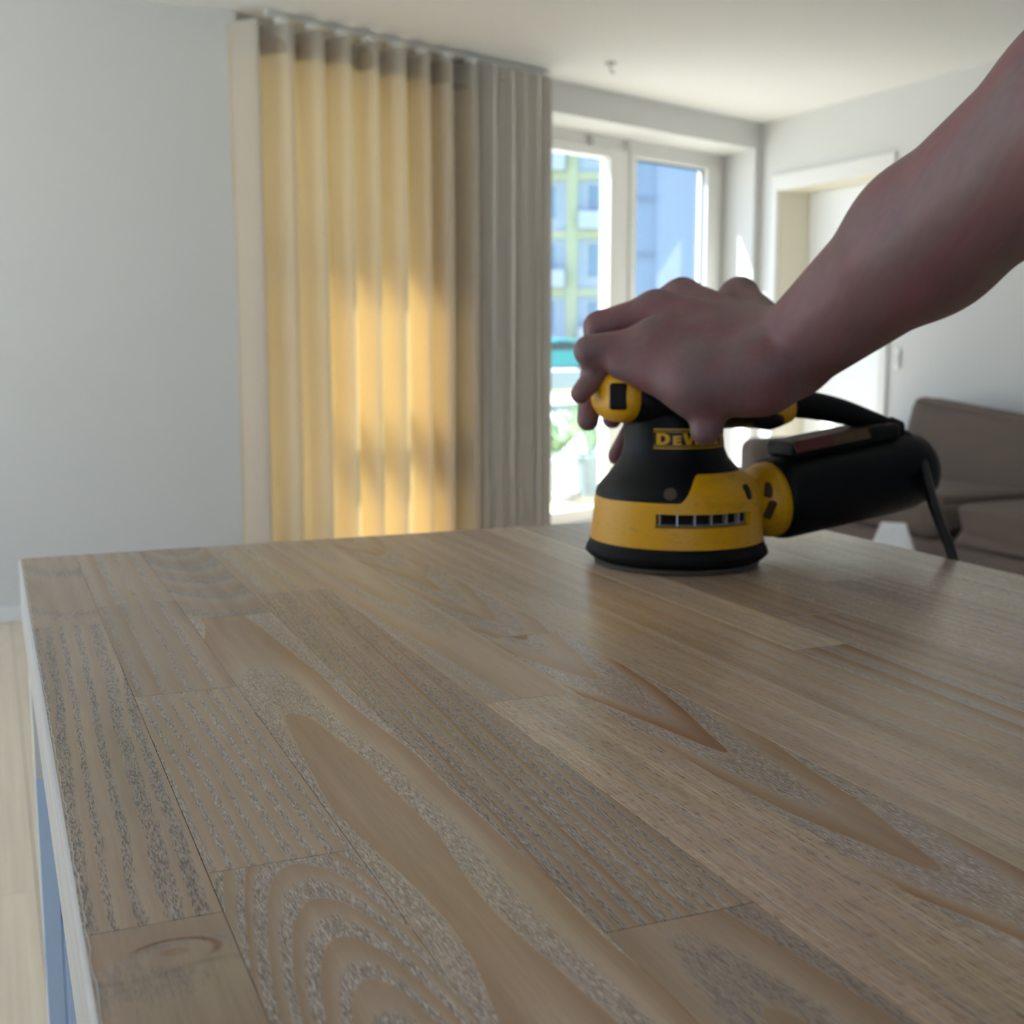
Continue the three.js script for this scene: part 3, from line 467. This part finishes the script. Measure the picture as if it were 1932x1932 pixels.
  c2.save(); c2.scale(496 / tot, 1); let xx = 8 * tot / 496; for (const [ch, f] of word) { c2.font = 'bold ' + f + 'px sans-serif'; c2.fillText(ch, xx, 98); c2.strokeStyle = '#f0b400'; c2.lineWidth = 4; c2.strokeText(ch, xx, 98); xx += c2.measureText(ch).width + 4; } c2.restore();
  const lt = new THREE.CanvasTexture(cv); lt.colorSpace = THREE.SRGBColorSpace; lt.anisotropy = 8;
  part('name_band', grid(48, 4, (u, v) => { const a = (141 - 96 * u) * deg, y = 0.0855 + 0.0150 * v, r = 0.0358 + (0.0856 - y) * (y < 0.0856 ? 0.3 : 0); return [-0.004 + r * 1.04 * Math.cos(a), y, r * Math.sin(a)]; }), std('#ffffff', 0.45, { map: lt, side: THREE.DoubleSide }), s);
}

// ---------------------------------------------------------------- person: right forearm and hand
function body(bones, lo, hi, h, k) { // smooth union of tapered capsules, meshed with surface nets
  const n = [0, 1, 2].map((i) => Math.ceil((hi[i] - lo[i]) / h) + 1), [nx, ny, nz] = n, F = new Float32Array(nx * ny * nz).fill(1), B = 8;
  const dist = (b, x, y, z) => { const px = x - b.a[0], py = y - b.a[1], pz = z - b.a[2]; const t = clamp((px * b.d[0] + py * b.d[1] + pz * b.d[2]) / b.l2), qx = px - t * b.d[0], qy = py - t * b.d[1], qz = pz - t * b.d[2]; return Math.sqrt(qx * qx + qy * qy + qz * qz) - (b.ra + (b.rb - b.ra) * t); };
  const bs = bones.map(([a, b, ra, rb, kk]) => { const d = [b[0] - a[0], b[1] - a[1], b[2] - a[2]]; return { a, d, l2: d[0] ** 2 + d[1] ** 2 + d[2] ** 2 + 1e-12, ra, rb, k: kk ?? k }; });
  for (let z0 = 0; z0 < nz; z0 += B) for (let y0 = 0; y0 < ny; y0 += B) for (let x0 = 0; x0 < nx; x0 += B) {
    const c = [lo[0] + (x0 + B / 2) * h, lo[1] + (y0 + B / 2) * h, lo[2] + (z0 + B / 2) * h], near = bs.filter((b) => dist(b, ...c) < B * h + 0.03);
    if (!near.length) continue;
    for (let z = z0; z < Math.min(nz, z0 + B); z++) for (let y = y0; y < Math.min(ny, y0 + B); y++) for (let x = x0; x < Math.min(nx, x0 + B); x++) {
      let d = 1; const X = lo[0] + x * h, Y = lo[1] + y * h, Z = lo[2] + z * h;
      for (const b of near) { const e = dist(b, X, Y, Z), q = Math.max(0, b.k - Math.abs(d - e)) / b.k; d = Math.min(d, e) - q * q * b.k * 0.25; }
      F[(z * ny + y) * nx + x] = d;
    }
  }
  const id = new Int32Array(nx * ny * nz).fill(-1), pos = [], idx = [], at = (x, y, z) => (z * ny + y) * nx + x;
  for (let z = 0; z < nz - 1; z++) for (let y = 0; y < ny - 1; y++) for (let x = 0; x < nx - 1; x++) {
    let m = 0; const v = []; for (let q = 0; q < 8; q++) { const f = F[at(x + (q & 1), y + (q >> 1 & 1), z + (q >> 2))]; v.push(f); if (f < 0) m |= 1 << q; }
    if (m === 0 || m === 255) continue;
    let sx = 0, sy = 0, sz = 0, c = 0;
    for (let q = 0; q < 8; q++) for (const e of [1, 2, 4]) { if (q & e) continue; const a = v[q], b = v[q | e]; if ((a < 0) === (b < 0)) continue; const t = a / (a - b); sx += (q & 1) + (e === 1 ? t : 0); sy += (q >> 1 & 1) + (e === 2 ? t : 0); sz += (q >> 2) + (e === 4 ? t : 0); c++; }
    id[at(x, y, z)] = pos.length / 3; pos.push(lo[0] + (x + sx / c) * h, lo[1] + (y + sy / c) * h, lo[2] + (z + sz / c) * h);
  }
  const quad = (a, b, c, d, flip) => { if (a < 0 || b < 0 || c < 0 || d < 0) return; flip ? idx.push(a, c, b, a, d, c) : idx.push(a, b, c, a, c, d); };
  for (let z = 1; z < nz - 1; z++) for (let y = 1; y < ny - 1; y++) for (let x = 1; x < nx - 1; x++) {
    const f = F[at(x, y, z)] < 0;
    if (f !== F[at(x + 1, y, z)] < 0) quad(id[at(x, y - 1, z - 1)], id[at(x, y, z - 1)], id[at(x, y, z)], id[at(x, y - 1, z)], !f);
    if (f !== F[at(x, y + 1, z)] < 0) quad(id[at(x - 1, y, z - 1)], id[at(x - 1, y, z)], id[at(x, y, z)], id[at(x, y, z - 1)], !f);
    if (f !== F[at(x, y, z + 1)] < 0) quad(id[at(x - 1, y - 1, z)], id[at(x, y - 1, z)], id[at(x, y, z)], id[at(x - 1, y, z)], !f);
  }
  const g = new THREE.BufferGeometry(); g.setAttribute('position', new THREE.Float32BufferAttribute(pos, 3)); g.setIndex(idx); g.computeVertexNormals(); return g;
}
{
  const J = {
    shoulder: [0.60, 1.47, -0.20], elbow: [0.5056, 1.2274, -0.468], fore: [0.5090, 1.170, -0.590], wrist: [0.5027, 1.1022, -0.7125],
    tmc: [0.4773, 1.0883, -0.7101], tmcp: [0.4494, 1.0783, -0.7313], tip1: [0.4491, 1.0571, -0.7259], ttip: [0.4466, 1.0511, -0.7250],
    imcp: [0.4311, 1.1077, -0.7654], ipip: [0.3906, 1.1040, -0.7895], idip: [0.3989, 1.0890, -0.7925], itip: [0.3867, 1.0738, -0.7953],
    mmcp: [0.4474, 1.1316, -0.7951], mpip: [0.4128, 1.1211, -0.8190], mdip: [0.4094, 1.0804, -0.8218], mtip: [0.4016, 1.0536, -0.8133],
    rmcp: [0.4801, 1.1431, -0.8160], rpip: [0.4555, 1.1289, -0.8461], rdip: [0.4468, 1.0876, -0.8543], rtip: [0.4420, 1.0513, -0.8529],
    th1: [0.4790, 1.0912, -0.7065], th2: [0.4458, 1.0851, -0.7338], th3: [0.4113, 1.0960, -0.7730],
    pmcp: [0.5305, 1.1437, -0.8168], ppip: [0.5055, 1.1117, -0.8476], pdip: [0.4703, 1.0587, -0.8542], ptip: [0.4439, 1.0230, -0.8488],
  };
  const b = [
    [J.shoulder, J.elbow, 0.052, 0.044, 0.02], [J.elbow, J.fore, 0.046, 0.0415, 0.02], [J.fore, J.wrist, 0.0415, 0.0290, 0.02],
    [J.wrist, J.tmc, 0.027, 0.024], [J.tmc, J.tmcp, 0.023, 0.0175], [J.tmcp, J.tip1, 0.013, 0.0102, 0.004], [J.tip1, J.ttip, 0.0108, 0.0104, 0.0015], [J.th1, J.th2, 0.026, 0.0235], [J.th2, J.th3, 0.0235, 0.0140],
    [J.wrist, J.imcp, 0.024, 0.0185], [J.imcp, J.ipip, 0.0145, 0.0112, 0.008], [J.ipip, J.idip, 0.0100, 0.0088, 0.002], [J.idip, J.itip, 0.0088, 0.0072, 0.002],
    [J.wrist, J.mmcp, 0.022, 0.0155], [J.mmcp, J.mpip, 0.0132, 0.0112, 0.008], [J.mpip, J.mdip, 0.0105, 0.0095, 0.003], [J.mdip, J.mtip, 0.0095, 0.0080, 0.003],
    [J.wrist, J.rmcp, 0.022, 0.0130], [J.rmcp, J.rpip, 0.0125, 0.0105, 0.008], [J.rpip, J.rdip, 0.0098, 0.0090, 0.003], [J.rdip, J.rtip, 0.0090, 0.0078, 0.003],
    [J.wrist, J.pmcp, 0.020, 0.0130], [J.pmcp, J.ppip, 0.0115, 0.0095, 0.008], [J.ppip, J.pdip, 0.0090, 0.0082, 0.003], [J.pdip, J.ptip, 0.0082, 0.0070, 0.003],
    [J.tmcp, J.imcp, 0.012, 0.013, 0.014], [J.imcp, J.pmcp, 0.012, 0.010, 0.012],
  ];
  const T = { neck: [0.655, 1.53, 0.0], chin: [0.585, 1.585, 0.0], crown: [0.625, 1.72, 0.0], brow: [0.60, 1.69, 0.0], chest: [0.70, 1.36, 0.0], waist: [0.79, 1.10, 0.0], hipR: [0.85, 0.93, -0.085], hipL: [0.85, 0.93, 0.085], shL: [0.62, 1.45, 0.19],
    kneeR: [0.83, 0.50, -0.10], kneeL: [0.85, 0.50, 0.11], ankR: [0.87, 0.09, -0.11], ankL: [0.90, 0.09, 0.12], toeR: [0.74, 0.035, -0.13], toeL: [0.77, 0.035, 0.14], elL: [0.42, 1.22, 0.29], wrL: [0.19, 1.13, 0.17], haL: [0.12, 1.12, 0.115] };
  const cloth = [[T.chest, T.waist, 0.125, 0.115], [[0.68, 1.36, -0.07], [0.79, 1.08, -0.05], 0.105, 0.105], [[0.68, 1.36, 0.07], [0.79, 1.08, 0.05], 0.105, 0.105], [T.chest, J.shoulder, 0.10, 0.066], [T.chest, T.shL, 0.10, 0.066], [T.chest, T.neck, 0.09, 0.06], [T.waist, [0.845, 0.96, 0], 0.13, 0.135], [T.shL, [0.53, 1.34, 0.24], 0.066, 0.058]];
  const legs = [[T.hipR, T.kneeR, 0.095, 0.066], [T.hipL, T.kneeL, 0.095, 0.066], [T.kneeR, [0.87, 0.11, -0.11], 0.066, 0.055], [T.kneeL, [0.90, 0.11, 0.12], 0.066, 0.055], [T.hipR, T.hipL, 0.11, 0.11]];
  const thin = (list, k) => list.map(([a, c, ra, rb]) => [a, c, ra - k, rb - k]);
  const fingersL = [0, 1, 2, 3].map((k) => [T.haL, [0.075 + 0.006 * k, 1.155 - 0.022 * k, 0.085], 0.013, 0.0085, 0.012]);
  const B2 = [...thin(cloth, 0.012), ...thin(legs, 0.012), [T.neck, T.chin.map((v, k) => v + [0.05, 0.03, 0][k]), 0.052, 0.05], [T.crown, T.chin, 0.082, 0.042], [T.brow, [0.655, 1.70, 0], 0.075, 0.088], [[0.553, 1.655, 0], [0.538, 1.632, 0], 0.010, 0.013, 0.02], [[0.552, 1.598, -0.016], [0.552, 1.598, 0.016], 0.010, 0.010, 0.02], [[0.635, 1.66, -0.078], [0.64, 1.63, -0.08], 0.014, 0.010, 0.01], [[0.635, 1.66, 0.078], [0.64, 1.63, 0.08], 0.014, 0.010, 0.01],
    [T.ankR, T.toeR, 0.042, 0.030], [T.ankL, T.toeL, 0.042, 0.030], [[0.53, 1.34, 0.24], T.elL, 0.048, 0.042], [T.elL, T.wrL, 0.044, 0.028], [T.wrL, T.haL, 0.028, 0.026], ...fingersL, [T.haL, [0.135, 1.165, 0.085], 0.014, 0.010, 0.012]];
  const geo = body(b, [0.36, 1.0, -0.90], [0.68, 1.54, -0.12], 0.0025, 0.012);
  const torso = body(B2, [0.02, 0, -0.34], [1.12, 1.90, 0.42], 0.011, 0.05);
  const all = mergeGeometries([geo, torso]), p = all.attributes.position, col = new Float32Array(p.count * 3);
  for (let i = 0; i < p.count; i++) { // blotches and fine mottling of the skin
    const x = p.getX(i), y = p.getY(i), z = p.getZ(i), m = noise(x * 70 + z * 31, y * 70 - z * 43) - 0.5, q = noise(x * 420 + z * 200, y * 420 - z * 260) - 0.5;
    const c = new THREE.Color().setRGB((124 + 15 * m + 7 * q) / 255, (88 - 12 * m + 7 * q) / 255, (90 - 8 * m + 7 * q) / 255, THREE.SRGBColorSpace); col.set([c.r, c.g, c.b], i * 3);
  }
  all.setAttribute('color', new THREE.BufferAttribute(col, 3));
  const skin = std('#ffffff', 0.5, { vertexColors: true });
  const person = shade(new THREE.Mesh(all, skin)); person.name = numbered('person');
  person.userData = { label: 'person reaching in with a bare right arm, hand gripping the sander', category: 'person' };
  scene.add(person);
  const up3 = J.shoulder.map((v, k) => v + (J.elbow[k] - v) * 0.42);
  part('t_shirt', body([...cloth, [J.shoulder, up3, 0.068, 0.062]], [0.40, 0.78, -0.42], [1.06, 1.62, 0.36], 0.011, 0.05), std('#3b424c', 0.9), person);
  part('trousers', body(legs, [0.66, 0.03, -0.26], [1.04, 1.06, 0.26], 0.011, 0.05), std('#2c3038', 0.9), person);
  part('hair', body([[[0.66, 1.72, 0], [0.61, 1.745, 0], 0.094, 0.072], [[0.68, 1.66, 0], [0.67, 1.72, 0], 0.085, 0.09]], [0.50, 1.54, -0.13], [0.80, 1.85, 0.13], 0.008, 0.03), std('#3a2a20', 0.8), person);
}

renderer.render(scene, camera);
